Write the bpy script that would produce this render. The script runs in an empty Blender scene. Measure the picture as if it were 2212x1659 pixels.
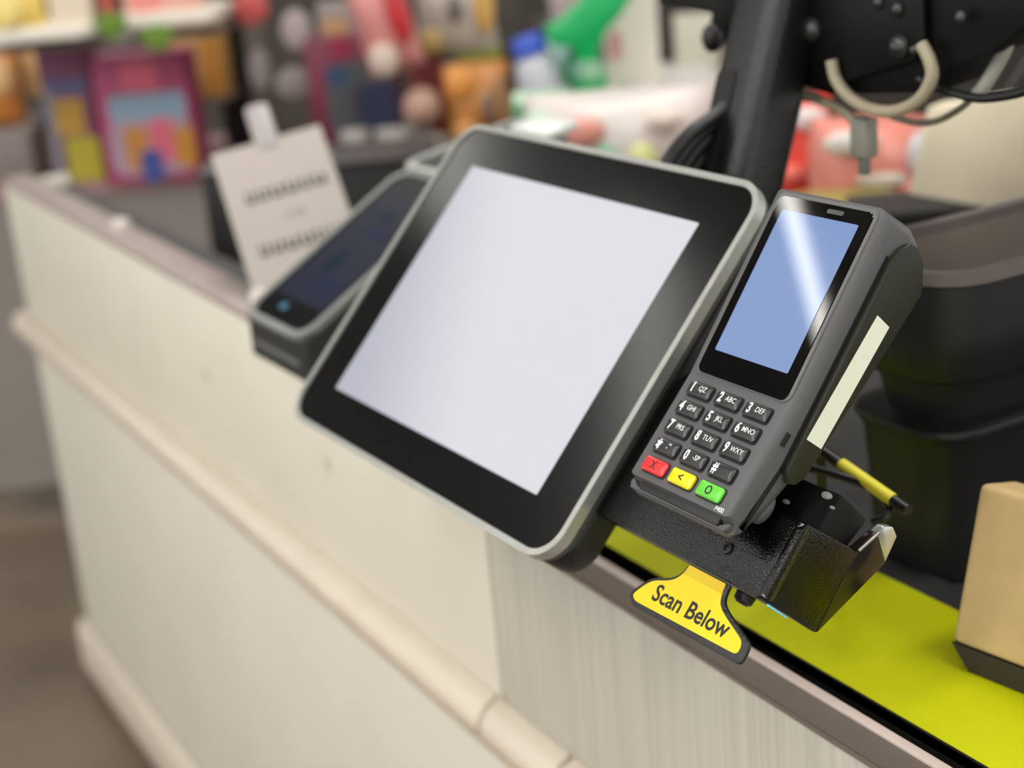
import bpy, bmesh, math, random
from mathutils import Vector, Matrix
random.seed(7)
SC = bpy.context.scene
COL = SC.collection

# ------------------------------------------------------------------ camera, world, exposure
W, H, FPX = 2212.0, 1659.0, 3365.91
FWD = Vector((-0.83127176, 0.45487893, -0.31948773)).normalized()
RGT = Vector((0.50282654, 0.86036048, -0.08333858))
RGT = (RGT - FWD * RGT.dot(FWD)).normalized()
UPV = RGT.cross(FWD)
CAM = Vector((0.0, 0.0, 1.30))
cam = bpy.data.cameras.new('camera')
cam.sensor_fit = 'HORIZONTAL'; cam.sensor_width = 36.0
cam.lens = FPX * 36.0 / W
cam.clip_start = 0.02; cam.clip_end = 60
cam.dof.use_dof = True
cam.dof.focus_distance = 0.765
cam.dof.aperture_fstop = 4.8
camo = bpy.data.objects.new('camera', cam)
camo.matrix_world = Matrix(((RGT.x, UPV.x, -FWD.x, CAM.x), (RGT.y, UPV.y, -FWD.y, CAM.y), (RGT.z, UPV.z, -FWD.z, CAM.z), (0, 0, 0, 1)))
COL.objects.link(camo)
SC.camera = camo

wd = bpy.data.worlds.new('store_ambient'); SC.world = wd; wd.use_nodes = True
bgn = wd.node_tree.nodes['Background']
bgn.inputs[0].default_value = (1.0, 0.985, 0.96, 1); bgn.inputs[1].default_value = 1.35
TUBE_STRENGTH = 16.0
FILL_STRENGTH = 20.0
SC.view_settings.view_transform = 'Standard'
SC.view_settings.look = 'None'
SC.view_settings.exposure = 0.2
SC.view_settings.gamma = 1.0
SC.view_settings.use_curve_mapping = False

# ------------------------------------------------------------------ helpers
def ray(px, py):
    return FWD + RGT * ((px - W / 2) / FPX) - UPV * ((py - H / 2) / FPX)
def at(px, py, x=None, y=None, z=None, d=None):
    r = ray(px, py)
    if x is not None: t = (x - CAM.x) / r.x
    elif y is not None: t = (y - CAM.y) / r.y
    elif z is not None: t = (z - CAM.z) / r.z
    else: t = d
    return CAM + r * t
def lin(c):
    c = c / 255.0
    return c / 12.92 if c <= 0.04045 else ((c + 0.055) / 1.055) ** 2.4
def rgb(t):
    if isinstance(t, str):
        t = tuple(int(t[i:i + 2], 16) for i in (0, 2, 4))
    return tuple(lin(c) for c in t) + (1.0,)

MATS = {}
def mat(name, col, rough=0.5, metal=0.0, spec=0.5, var=0.06, vscale=25.0, bump=0.0, bscale=200.0, stretch=(1, 1, 1), emit=None, estr=0.0, coat=0.0, trans=0.0, alpha=1.0, bdist=0.002):
    if name in MATS: return MATS[name]
    m = bpy.data.materials.new(name); m.use_nodes = True
    nt = m.node_tree; nd = nt.nodes; lk = nt.links
    b = nd['Principled BSDF']
    c = rgb(col)
    tc = nd.new('ShaderNodeTexCoord'); mp = nd.new('ShaderNodeMapping'); mp.inputs['Scale'].default_value = stretch
    lk.new(tc.outputs['Object'], mp.inputs['Vector'])
    nz = nd.new('ShaderNodeTexNoise'); nz.inputs['Scale'].default_value = vscale; nz.inputs['Detail'].default_value = 4
    lk.new(mp.outputs['Vector'], nz.inputs['Vector'])
    rp = nd.new('ShaderNodeValToRGB')
    rp.color_ramp.elements[0].position = 0.3; rp.color_ramp.elements[1].position = 0.7
    rp.color_ramp.elements[0].color = tuple(v * (1 - var) for v in c[:3]) + (1,)
    rp.color_ramp.elements[1].color = tuple(min(1, v * (1 + var)) for v in c[:3]) + (1,)
    lk.new(nz.outputs['Fac'], rp.inputs['Fac']); lk.new(rp.outputs['Color'], b.inputs['Base Color'])
    b.inputs['Roughness'].default_value = rough; b.inputs['Metallic'].default_value = metal
    b.inputs['Specular IOR Level'].default_value = spec
    b.inputs['Coat Weight'].default_value = coat; b.inputs['Coat Roughness'].default_value = 0.05
    b.inputs['Transmission Weight'].default_value = trans; b.inputs['Alpha'].default_value = alpha
    if bump > 0:
        n2 = nd.new('ShaderNodeTexNoise'); n2.inputs['Scale'].default_value = bscale; n2.inputs['Detail'].default_value = 2
        lk.new(mp.outputs['Vector'], n2.inputs['Vector'])
        bp = nd.new('ShaderNodeBump'); bp.inputs['Strength'].default_value = bump; bp.inputs['Distance'].default_value = bdist
        lk.new(n2.outputs['Fac'], bp.inputs['Height']); lk.new(bp.outputs['Normal'], b.inputs['Normal'])
    if emit is not None:
        b.inputs['Emission Color'].default_value = rgb(emit); b.inputs['Emission Strength'].default_value = estr
    MATS[name] = m
    return m

def new_obj(name, me, m=None, parent=None, mw=None):
    o = bpy.data.objects.new(name, me)
    COL.objects.link(o)
    if m is not None and me is not None and not me.materials: me.materials.append(m)
    if parent is not None: o.parent = parent
    if mw is not None: o.matrix_local = mw
    return o
def tag(o, label=None, cat=None, group=None, kind=None):
    if label: o['label'] = label
    if cat: o['category'] = cat
    if group: o['group'] = group
    if kind: o['kind'] = kind
    return o
def thing(name, label, cat, mw, group=None):
    o = bpy.data.objects.new(name, None); o.empty_display_size = 0.02
    COL.objects.link(o); o.matrix_world = mw
    return tag(o, label, cat, group)
def frame(o, ex, ey, ez):
    return Matrix(((ex.x, ey.x, ez.x, o.x), (ex.y, ey.y, ez.y, o.y), (ex.z, ey.z, ez.z, o.z), (0, 0, 0, 1)))
def axes(yaw, elev, roll=0.0):
    a, e, r = map(math.radians, (yaw, elev, roll))
    u = Vector((math.cos(a), math.sin(a), 0)); k = Vector((-math.sin(a), math.cos(a), 0))
    v = k * math.cos(e) + Vector((0, 0, 1)) * math.sin(e)
    u2 = u * math.cos(r) + v * math.sin(r); v2 = -u * math.sin(r) + v * math.cos(r)
    return u2, v2, u2.cross(v2)
def T(x, y, z): return Matrix.Translation((x, y, z))

def fin(bm, angle=35):
    bmesh.ops.recalc_face_normals(bm, faces=bm.faces[:])
    me = bpy.data.meshes.new('shape'); bm.to_mesh(me); bm.free()
    for p in me.polygons: p.use_smooth = True
    me.set_sharp_from_angle(angle=math.radians(angle))
    return me
def bev(bm, w, seg=2, ang=25):
    if w <= 0: return
    es = [e for e in bm.edges if len(e.link_faces) == 2 and e.calc_face_angle(0) > math.radians(ang)]
    bmesh.ops.bevel(bm, geom=es, offset=w, segments=seg, profile=0.5, affect='EDGES', clamp_overlap=True)
def box(x0, x1, y0, y1, z0, z1, b=0.0, seg=2):
    bm = bmesh.new()
    bmesh.ops.create_cube(bm, size=1.0, matrix=T((x0 + x1) / 2, (y0 + y1) / 2, (z0 + z1) / 2) @ Matrix.Diagonal((abs(x1 - x0), abs(y1 - y0), abs(z1 - z0), 1)))
    bev(bm, b, seg)
    return fin(bm)
def prism(poly, z0, z1, b=0.0, seg=2, ang=25, remap=None):
    """2D polygon extruded along z; remap turns (a,b,c) into other axes."""
    bm = bmesh.new()
    vs = [bm.verts.new((p[0], p[1], z0)) for p in poly]
    f = bm.faces.new(vs)
    r = bmesh.ops.extrude_face_region(bm, geom=[f])
    bmesh.ops.translate(bm, verts=[g for g in r['geom'] if isinstance(g, bmesh.types.BMVert)], vec=(0, 0, z1 - z0))
    bev(bm, b, seg, ang)
    if remap:
        for v in bm.verts: v.co = Vector(remap(*v.co))
    return fin(bm)
def rrect(w, h, r, n=6, cx=0, cy=0):
    pts = []
    for sx, sy, a0 in ((1, 1, 0), (-1, 1, 90), (-1, -1, 180), (1, -1, 270)):
        for i in range(n + 1):
            a = math.radians(a0 + 90 * i / n)
            pts.append((cx + sx * (w / 2 - r) + r * math.cos(a), cy + sy * (h / 2 - r) + r * math.sin(a)))
    return pts
def ring(outer, inner, z0, z1, b=0.0):
    bm = bmesh.new(); n = len(outer)
    L = [[bm.verts.new((p[0], p[1], z)) for p in pl] for pl, z in ((outer, z0), (outer, z1), (inner, z1), (inner, z0))]
    for k in range(4):
        A, B = L[k], L[(k + 1) % 4]
        for i in range(n): bm.faces.new((A[i], A[(i + 1) % n], B[(i + 1) % n], B[i]))
    bev(bm, b, 2, 50)
    return fin(bm)
def tube(pts, r, seg=10, sub=6, taper=None):
    P = [Vector(p) for p in pts]
    if sub > 1 and len(P) > 2:
        Q = []
        for i in range(len(P) - 1):
            p0 = P[max(i - 1, 0)]; p1 = P[i]; p2 = P[i + 1]; p3 = P[min(i + 2, len(P) - 1)]
            for k in range(sub):
                t = k / sub
                Q.append(0.5 * ((2 * p1) + (p2 - p0) * t + (2 * p0 - 5 * p1 + 4 * p2 - p3) * t * t + (-p0 + 3 * p1 - 3 * p2 + p3) * t ** 3))
        P = Q + [P[-1]]
    bm = bmesh.new(); prev = None; nrm = None; first = None
    for i, p in enumerate(P):
        t = (P[min(i + 1, len(P) - 1)] - P[max(i - 1, 0)]).normalized()
        if nrm is None: nrm = t.orthogonal().normalized()
        nrm = (nrm - t * nrm.dot(t)).normalized(); bn = t.cross(nrm)
        rr = r if taper is None else r * (1 + (taper - 1) * i / (len(P) - 1))
        cur = [bm.verts.new(p + (nrm * math.cos(2 * math.pi * k / seg) + bn * math.sin(2 * math.pi * k / seg)) * rr) for k in range(seg)]
        if prev:
            for k in range(seg): bm.faces.new((prev[k], prev[(k + 1) % seg], cur[(k + 1) % seg], cur[k]))
        else: first = cur
        prev = cur
    bm.faces.new(first); bm.faces.new(prev)
    return fin(bm, 60)
def lathe(prof, seg=24):
    bm = bmesh.new(); rows = []
    for r, z in prof:
        rows.append([bm.verts.new((max(r, 1e-5) * math.cos(2 * math.pi * k / seg), max(r, 1e-5) * math.sin(2 * math.pi * k / seg), z)) for k in range(seg)])
    for a, b in zip(rows, rows[1:]):
        for k in range(seg): bm.faces.new((a[k], a[(k + 1) % seg], b[(k + 1) % seg], b[k]))
    bm.faces.new(rows[0]); bm.faces.new(rows[-1])
    return fin(bm, 40)
def pillow(w, d, h, nx=14, nz=12, crimp=0.06, wob=0.05, seed=0):
    """soft filled bag standing on z=0, width x, depth y, with thin crimped top and bottom seams"""
    rnd = random.Random(seed); ph = [rnd.uniform(0, 6) for _ in range(4)]
    bm = bmesh.new(); S = []
    for side in (-1, 1):
        g = []
        for j in range(nz + 1):
            row = []
            for i in range(nx + 1):
                a = -1 + 2 * i / nx; c = j / nz
                k = (1 - abs(a) ** 3.0) ** 0.6 * (max(0.0, math.sin(math.pi * min(1, max(0, (c + 0.02) / 1.04)))) ** 0.45)
                k *= 1 + wob * math.sin(5 * a + ph[0] + 3 * c) + wob * math.sin(9 * c + ph[1])
                x = a * w / 2 * (1 - 0.05 * math.sin(math.pi * c)) * (1 + 0.02 * math.sin(7 * c + ph[2]))
                row.append(bm.verts.new((x, side * (0.0015 + d / 2 * k), c * h)))
            g.append(row)
        S.append(g)
    for g in S:
        for j in range(nz):
            for i in range(nx): bm.faces.new((g[j][i], g[j][i + 1], g[j + 1][i + 1], g[j + 1][i]))
    a, b = S
    for j in range(nz):
        for i in (0, nx): bm.faces.new((a[j][i], a[j + 1][i], b[j + 1][i], b[j][i]))
    for i in range(nx):
        for j in (0, nz): bm.faces.new((a[j][i], a[j][i + 1], b[j][i + 1], b[j][i]))
    return fin(bm, 70)
def blob(rx, ry, rz, seg=16, rings=10, power=1.0):
    bm = bmesh.new()
    bmesh.ops.create_uvsphere(bm, u_segments=seg, v_segments=rings, radius=1.0, matrix=Matrix.Diagonal((rx, ry, rz, 1)))
    return fin(bm, 60)
def text(s, size, bold=0.0, sx=1.0, depth=0.0, align='CENTER', shear=0.0):
    cu = bpy.data.curves.new('lettering', 'FONT'); cu.body = s; cu.size = size; cu.align_x = align; cu.align_y = 'CENTER'
    cu.offset = bold; cu.extrude = depth; cu.resolution_u = 3; cu.shear = shear
    o = bpy.data.objects.new('lettering', cu); COL.objects.link(o)
    dg = bpy.context.evaluated_depsgraph_get()
    me = bpy.data.meshes.new_from_object(o.evaluated_get(dg))
    bpy.data.objects.remove(o); bpy.data.curves.remove(cu)
    for v in me.vertices: v.co.x *= sx
    me.materials.clear()
    return me

# ------------------------------------------------------------------ materials
M_cream = mat('cream_laminate', (218, 213, 197), 0.45, var=0.03, vscale=6)
M_grain = mat('streaked_laminate', (192, 187, 174), 0.5, var=0.11, vscale=45, stretch=(6, 1, 0.08))
M_lower = mat('lower_laminate', (210, 205, 191), 0.5, var=0.03, vscale=6)
M_ledge = mat('ledge_plastic', (214, 203, 186), 0.38, var=0.03)
M_rail = mat('taupe_rail', (112, 102, 94), 0.5, metal=0.0, var=0.05, vscale=40, spec=0.35)
M_railtop = mat('rail_edge', (196, 180, 172), 0.4, var=0.04)
M_cap = mat('cap_rail', (146, 131, 126), 0.5, var=0.06)
M_dark = mat('dark_carcass', (38, 36, 35), 0.6)
M_belt = mat('lime_belt', (184, 189, 1), 0.6, spec=0.15, var=0.05, vscale=12, bump=0.15, bscale=900)
M_floor = mat('brown_floor', (112, 100, 84), 0.55, var=0.18, vscale=3)
M_ceil = mat('ceiling_grey', (140, 139, 136), 0.9)
M_wall = mat('far_wall_grey', (70, 64, 59), 0.8, var=0.12, vscale=2)
M_blk = mat('black_plastic', (20, 20, 21), 0.42)
M_glass = mat('black_glass', (10, 10, 12), 0.16, spec=0.5, var=0.02)
M_gloss = mat('gloss_black_glass', (5, 5, 6), 0.02, spec=0.4, var=0.02)
M_satin = mat('reader_black_glass', (5, 5, 7), 0.35, spec=0.06, var=0.02)
M_silver = mat('silver_rim', (176, 177, 172), 0.38, metal=0.6, var=0.06, vscale=300, bump=0.1, bscale=1500)
M_term = mat('terminal_grey', (84, 83, 84), 0.5, var=0.04, vscale=400, bump=0.08, bscale=2500, bdist=0.0005)
M_termdk = mat('terminal_seam', (30, 30, 30), 0.5)
M_key = mat('key_black', (40, 40, 41), 0.3, var=0.02)
M_well = mat('key_gap_black', (8, 8, 8), 0.6)
M_white = mat('white_print', (240, 240, 236), 0.5, var=0.01)
M_ink = mat('black_ink', (18, 18, 18), 0.5, var=0.01)
M_red = mat('red_key', (222, 44, 46), 0.3, var=0.03)
M_yel = mat('yellow_key', (238, 214, 12), 0.3, var=0.03)
M_grn = mat('green_key', (98, 200, 62), 0.3, var=0.03)
M_olive = mat('reader_olive', (40, 41, 34), 0.45, spec=0.3, var=0.03)
M_stick = mat('pale_sticker', (232, 236, 220), 0.6, var=0.015)
M_powder = mat('powder_coat', (4, 4, 4), 0.13, spec=0.4, var=0.2, vscale=500, bump=0.55, bscale=900, bdist=0.0007)
M_powder2 = mat('powder_coat_fine', (24, 24, 25), 0.42, spec=0.5, var=0.1, vscale=300, bump=0.5, bscale=500, bdist=0.001)
M_sign = mat('sign_yellow', (236, 207, 8), 0.45, var=0.015)
M_kraft = mat('kraft_card', (200, 172, 122), 0.7, var=0.05, vscale=60, bump=0.06, bscale=400)
M_kraftshade = mat('kraft_underside_shade', (46, 37, 22), 0.7)
M_bin = mat('black_bin', (30, 30, 30), 0.42, spec=0.35, var=0.05)
M_head = mat('head_black', (9, 9, 10), 0.5, spec=0.22)
M_pole = mat('pole_black', (14, 14, 15), 0.3, spec=0.6, var=0.15, vscale=300, bump=0.5, bscale=500, bdist=0.001)
M_cable = mat('black_cable', (20, 20, 21), 0.4)
M_beige = mat('beige_cable', (166, 156, 132), 0.5)
M_clear = mat('frosted_clip', (150, 160, 150), 0.25, trans=0.5)
M_lens = mat('scanner_window', (96, 170, 190), 0.1, emit=(110, 190, 215), estr=0.35)
M_chrome = mat('bolt_steel', (150, 150, 150), 0.25, metal=0.9)
M_paper = mat('paper_white', (168, 160, 153), 0.75, var=0.02)
M_shelf = mat('shelf_taupe', (120, 112, 106), 0.6)
M_post = mat('post_grey', (84, 78, 72), 0.6)
M_boxwhite = mat('tray_white', (232, 226, 212), 0.5)

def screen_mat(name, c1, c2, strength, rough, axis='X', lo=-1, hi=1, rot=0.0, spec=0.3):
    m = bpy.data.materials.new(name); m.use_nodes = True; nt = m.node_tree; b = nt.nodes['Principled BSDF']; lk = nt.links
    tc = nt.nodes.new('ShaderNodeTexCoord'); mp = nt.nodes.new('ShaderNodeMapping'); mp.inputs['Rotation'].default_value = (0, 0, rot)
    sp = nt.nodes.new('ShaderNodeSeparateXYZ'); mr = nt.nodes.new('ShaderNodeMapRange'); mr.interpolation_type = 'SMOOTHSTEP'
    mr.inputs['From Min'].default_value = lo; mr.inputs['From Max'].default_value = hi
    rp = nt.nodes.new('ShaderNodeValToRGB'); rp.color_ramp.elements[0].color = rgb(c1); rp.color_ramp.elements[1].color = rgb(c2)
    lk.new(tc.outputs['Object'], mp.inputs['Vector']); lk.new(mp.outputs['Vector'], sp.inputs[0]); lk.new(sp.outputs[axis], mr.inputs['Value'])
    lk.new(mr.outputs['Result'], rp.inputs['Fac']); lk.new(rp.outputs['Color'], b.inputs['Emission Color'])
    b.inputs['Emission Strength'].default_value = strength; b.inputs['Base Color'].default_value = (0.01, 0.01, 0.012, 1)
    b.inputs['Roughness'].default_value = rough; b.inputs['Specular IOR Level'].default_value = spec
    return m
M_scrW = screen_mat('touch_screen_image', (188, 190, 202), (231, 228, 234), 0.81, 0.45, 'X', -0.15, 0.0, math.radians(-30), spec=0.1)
M_scrB = screen_mat('terminal_screen_image', (142, 166, 212), (120, 150, 204), 0.80, 0.03, 'Y', 0.0, 0.1)
M_scrD = screen_mat('reader_screen_image', (20, 36, 74), (12, 32, 52), 0.35, 0.4, 'Y', 0.02, 0.16, spec=0.05)

# ------------------------------------------------------------------ the setting
tag(new_obj('floor', box(-9, 6, -6, 9, -0.1, 0.0), M_floor), kind='structure')
tag(new_obj('ceiling', box(-9, 6, -6, 9, 3.06, 3.16), M_ceil), kind='structure')
# far wall square to the view
ex = Vector((RGT.x, RGT.y, 0)).normalized(); ey = Vector((-ex.y, ex.x, 0)); ez = Vector((0, 0, 1))
wc = CAM + ey * 6.2; wc.z = 0
wb = new_obj('wall_back', box(-5.5, 5.5, 0, 0.12, 0.0, 3.06), M_wall); wb.matrix_world = frame(wc, ex, ey, ez)
tag(wb, kind='structure')

# ceiling tube fixtures: lamps placed by their reflections
M_tube = mat('tube_glow', (255, 252, 244), 0.5, emit=(255, 252, 244), estr=TUBE_STRENGTH)
M_fix = mat('fixture_white', (225, 225, 222), 0.5)
M_fill = mat('fill_panel_glow', (255, 252, 247), 0.5, emit=(255, 252, 247), estr=FILL_STRENGTH)
for x, ya, yb, wh in ((-3.11, -1.95, -0.56, 'ceiling tube light mirrored in the card terminal display'), (-4.05, -0.82, 0.2, 'ceiling tube light mirrored in the monitor bezel corner')):
    t = thing('tube_light', 'slim ' + wh, 'ceiling light', T(x, (ya + yb) / 2, 3.06), 'ceiling tube lights')
    L = (yb - ya) / 2
    new_obj('housing', box(-0.05, 0.05, -L, L, -0.05, 0, 0.006), M_fix, t)
    new_obj('tube', box(-0.015, 0.015, -L + 0.02, L - 0.02, -0.085, -0.052, 0.012), M_tube, t)
for y, side_ in ((-3.2, 'far customer row'), (-1.5, 'near customer row'), (1.3, 'cashier row')):  # unseen ceiling panels added to brighten the counter front and goods
    for x, wh in ((-5.6, 'farthest'), (-3.8, 'fourth'), (-1.7, 'third'), (-0.1, 'second'), (1.5, 'first')):
        if y > -2 and y < 0 and x < -2: continue
        if y < -2 and x < -5: continue
        t = thing('fill_panel', 'added white fill light panel on the ceiling, %s in the %s' % (wh, side_), 'ceiling light', T(x, y, 3.06), 'added fill panels')
        new_obj('housing', box(-0.18, 0.18, -0.63, 0.63, -0.04, 0, 0.004), M_fix, t)
        new_obj('diffuser', box(-0.15, 0.15, -0.6, 0.6, -0.046, -0.0405), M_fill, t)

# ------------------------------------------------------------------ checkout counter
YF = 0.5; XE = -2.52; XS = -0.975
ct = thing('checkout_counter', 'long cream laminate checkout counter with taupe rail and bumper ledge', 'counter', T(0, 0, 0))
new_obj('carcass', box(XS - 0.1, 1.2, YF + 0.021, 1.15, 0.05, 0.835), M_dark, ct)
new_obj('end_carcass', box(XE + 0.021, XS - 0.102, YF + 0.021, 0.60, 0.05, 0.866), M_dark, ct)

new_obj('upper_panel', box(XE, XS - 0.0025, YF, YF + 0.02, 0.655, 0.8805, 0.002), M_cream, ct)
new_obj('upper_panel', box(XS + 0.0025, 1.2, YF, YF + 0.02, 0.655, 0.828, 0.002), M_grain, ct)
new_obj('rail_gap_shade', box(XS - 0.1, 1.2, YF + 0.0022, YF + 0.0205, 0.8285, 0.8335), M_well, ct)  # shade between rail and belt put in as a black strip
new_obj('end_panel', box(XE, XE + 0.02, YF + 0.0205, 0.60, 0.05, 0.8805, 0.002), M_cream, ct)
new_obj('seam_strip', box(XS - 0.0024, XS + 0.0024, YF + 0.003, YF + 0.02, 0.655, 0.828), mat('seam_shadow_strip', (168, 161, 146), 0.6), ct)
new_obj('lower_panel', box(XE, XS - 0.0015, YF + 0.001, YF + 0.02, 0.1, 0.630, 0.002), M_lower, ct)
new_obj('lower_panel', box(XS + 0.0015, 1.2, YF + 0.001, YF + 0.02, 0.1, 0.630, 0.002), M_lower, ct)
# bumper ledge segments: rounded profile along x
prof = [(0.0, 0.0), (-0.016, 0.004), (-0.022, 0.014), (-0.022, 0.030), (-0.014, 0.042), (0.0, 0.048)]
for xa, xb in ((XE - 0.03, -0.982), (-0.978, -0.872), (-0.868, 1.2)):
    new_obj('bumper_ledge', prism(prof, xa, xb, 0.003, 2, 30, remap=lambda a, b, c: (c, YF + a, 0.622 + b)), M_ledge, ct)
    new_obj('ledge_groove', box(xa + 0.002, xb - 0.002, YF - 0.0255, YF - 0.02, 0.6405, 0.6445, 0.0008), mat('ledge_groove_tan', (184, 168, 150), 0.5), ct)
new_obj('shadow_gap', box(XE + 0.002, 1.2, YF - 0.003, YF + 0.004, 0.612, 0.621), M_dark, ct)
pb = [(0.0, 0.0), (-0.016, 0.0), (-0.016, 0.07), (-0.008, 0.086), (0.0, 0.09)]
new_obj('base_trim', prism(pb, XE - 0.02, 1.2, 0.003, 2, 30, remap=lambda a, b, c: (c, YF + a, 0.022 + b)), M_ledge, ct)
new_obj('toe_kick', box(XE + 0.02, 1.2, YF + 0.03, 0.595, 0.0, 0.05), M_dark, ct)
new_obj('front_rail', box(XS - 0.12, 1.2, YF - 0.004, YF + 0.002, 0.8285, 0.8475, 0.001), M_rail, ct)
new_obj('front_rail_skirt', box(XS - 0.12, 1.2, YF - 0.004, YF - 0.0004, 0.8245, 0.8284), M_rail, ct)
new_obj('belt_edge_shade', box(XS - 0.1, 1.2, YF + 0.0205, YF + 0.0207, 0.836, 0.8455), M_dark, ct)  # dark sheet over the belt edge, painting the same gap shade
new_obj('rail_edge', box(XS - 0.12, 1.2, YF - 0.0045, YF + 0.0025, 0.8477, 0.8497, 0.0008), M_railtop, ct)
new_obj('cap_rail', box(XE - 0.004, XS - 0.01, YF - 0.003, YF + 0.045, 0.8808, 0.889, 0.003), M_cap, ct)
for (px, py) in ((445, 812), (708, 1003)):
    p = at(px, py, y=YF)
    new_obj('screw_cover', prism([(0.008 * math.cos(a * math.pi / 8), 0.008 * math.sin(a * math.pi / 8)) for a in range(16)], -0.0012, 0.0, 0.0003, 1, 30, remap=lambda a, b, c: (p.x + a, YF + c, p.z + b)), mat('screw_cover_tan', (196, 189, 168), 0.5), ct)
# little glossy rail knobs on the cap
for px, py in ((212, 484), (508, 640)):
    p = at(px, py, z=0.90)
    k = new_obj('cap_knob', lathe([(0.0, 0.0), (0.012, 0.0), (0.013, 0.004), (0.010, 0.011), (0.0, 0.014)], 16), mat('knob_pale', (208, 202, 192), 0.3), ct, T(p.x, YF + 0.028, 0.889))

belt = thing('conveyor_belt', 'lime green conveyor belt on top of the checkout counter', 'belt', T(0, 0, 0.8355))
new_obj('belt_mat', box(XS - 0.1, 1.2, 0.5205, 0.632, 0.0, 0.0105, 0.002), M_belt, belt)
new_obj('belt_bed', box(XS - 0.1, 1.2, 0.5207, 0.66, 0.0, 0.006), M_dark, belt)

# ------------------------------------------------------------------ touch monitor
u, v, n = axes(4.84, 46.91, -1.952)
TM = frame(Vector((-0.84294813, 0.45811514, 1.02482167)), u, v, n)
tm = thing('touch_monitor', 'wide touch monitor with blank white screen, black bezel and silver rim', 'monitor', TM)
cx, cy, ow, oh = 0.0005, 0.0, 0.3225, 0.2490
new_obj('rim', ring(rrect(ow, oh, 0.022, 8, cx, cy), rrect(ow - 0.008, oh - 0.008, 0.018, 8, cx, cy), -0.0065, 0.0012, 0.0012), M_silver, tm)
new_obj('bezel_glass', prism(rrect(ow - 0.0082, oh - 0.0082, 0.018, 8, cx, cy), -0.006, 0.0, 0.0004, 1, 60), M_glass, tm)
new_obj('rim_lip', ring(rrect(ow - 0.002, oh - 0.002, 0.021, 8, cx, cy), rrect(ow - 0.01, oh - 0.01, 0.017, 8, cx, cy), -0.0105, -0.0067, 0.0008), mat('rim_lip_grey', (70, 72, 68), 0.5), tm)
new_obj('housing', prism(rrect(ow - 0.004, oh - 0.004, 0.020, 8, cx, cy), -0.034, -0.0107, 0.005, 3, 60), M_blk, tm)
new_obj('back_cover', prism(rrect(0.2, 0.16, 0.02, 6), -0.06, -0.0342, 0.006, 3, 60), M_blk, tm)
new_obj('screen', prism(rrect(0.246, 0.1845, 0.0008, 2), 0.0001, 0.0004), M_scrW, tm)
new_obj('mount_plate', box(-0.05, 0.05, -0.05, 0.05, -0.078, -0.0602, 0.002), M_powder2, tm)

# ------------------------------------------------------------------ payment terminal in front
u, v, n = axes(1.488, 46.98)
KP = frame(Vector((-0.59705757, 0.43498324, 1.01394322)), u, v, n)
mm = 0.001
pt = thing('payment_terminal', 'grey card payment terminal with keypad and bright blue screen', 'payment terminal', KP)
th = math.radians(6.5)
def disp(l, off=0.0):      # point along the tilted display face
    return (31 + l * math.cos(th) - off * math.sin(th), l * math.sin(th) + off * math.cos(th))
side = [(-31, 0), (31, 0), disp(107.5), (140.5, -10), (137, -20), (128, -30), (112, -33), (60, -31), (6, -28), (-18, -22), (-35, -15), (-38.5, -11), (-38, -8), (-33, -6.5)]
def inset(poly, k):
    out = []; m_ = len(poly)
    for i in range(m_):
        p0, p1, p2 = Vector(poly[i - 1]), Vector(poly[i]), Vector(poly[(i + 1) % m_])
        d1 = (p1 - p0).normalized(); d2 = (p2 - p1).normalized()
        n1 = Vector((d1.y, -d1.x)); n2 = Vector((d2.y, -d2.x)); nn_ = (n1 + n2)
        nn_ = nn_ / max(0.35, nn_.length_squared / 2) if nn_.length > 1e-6 else n1
        out.append((p1.x + nn_.x * k, p1.y + nn_.y * k))
    return out
bm = bmesh.new(); R_ = []
for uu, k in ((-42, 6.0), (-41.6, 4.2), (-40.6, 2.6), (-39, 1.2), (-37, 0.3), (-35.5, 0.0), (36.5, 0.0), (37.6, 0.2), (39.2, 1.0), (40.8, 2.6), (41.7, 4.6), (42, 6.4)):
    R_.append([bm.verts.new((uu * mm, a_ * mm, b_ * mm)) for a_, b_ in inset(side, k)])
for A, B in zip(R_, R_[1:]):
    for i in range(len(A)): bm.faces.new((A[i], A[(i + 1) % len(A)], B[(i + 1) % len(A)], B[i]))
bm.faces.new(R_[0]); bm.faces.new(R_[-1])
new_obj('body', fin(bm, 32), M_term, pt)
new_obj('card_slot', box(-30 * mm, 34 * mm, -36.2 * mm, -30.5 * mm, -6.6 * mm, -3.0 * mm, 0.0008), M_termdk, pt)
lip = [(-38, -37.5), (38, -37.5), (40, -35), (40, -32), (34, -35.0), (-33, -35.0), (-39, -31.5), (-40, -34)]
new_obj('card_slot_lip', prism([(a * mm, b * mm) for a, b in lip], -9 * mm, -4.6 * mm, 0.0005, 1), mat('slot_lip_grey', (84, 84, 85), 0.5), pt)
# display frame
dv = Vector((0, math.cos(th), math.sin(th))); dn = Vector((0, -math.sin(th), math.cos(th)))
DF = frame(Vector((0.0015, 31 * mm, 0)), Vector((1, 0, 0)), dv, dn)
new_obj('display_frame', prism(rrect(0.0735, 0.1052, 0.005, 5, 0, 0.0535), -0.001, 0.0008, 0.0007, 2, 40), mat('display_frame_grey', (98, 96, 95), 0.45), pt, DF)
gl = new_obj('display_glass', prism(rrect(0.0695, 0.1025, 0.0042, 5, 0, 0.0528), 0.0002, 0.0012, 0.0003, 1, 60), M_gloss, pt, DF)
sc_ = new_obj('screen', prism(rrect(0.0562, 0.0812, 0.0008, 2), -0.0001, 0.0001), M_scrB, gl, T(0.0, 0.0556, 0.00135))
new_obj('sensor_pill', prism(rrect(0.012, 0.0024, 0.0011, 4), 0, 0.0002), mat('sensor_grey', (58, 58, 62), 0.2), gl, T(0.009, 0.1003, 0.0012))
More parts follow.
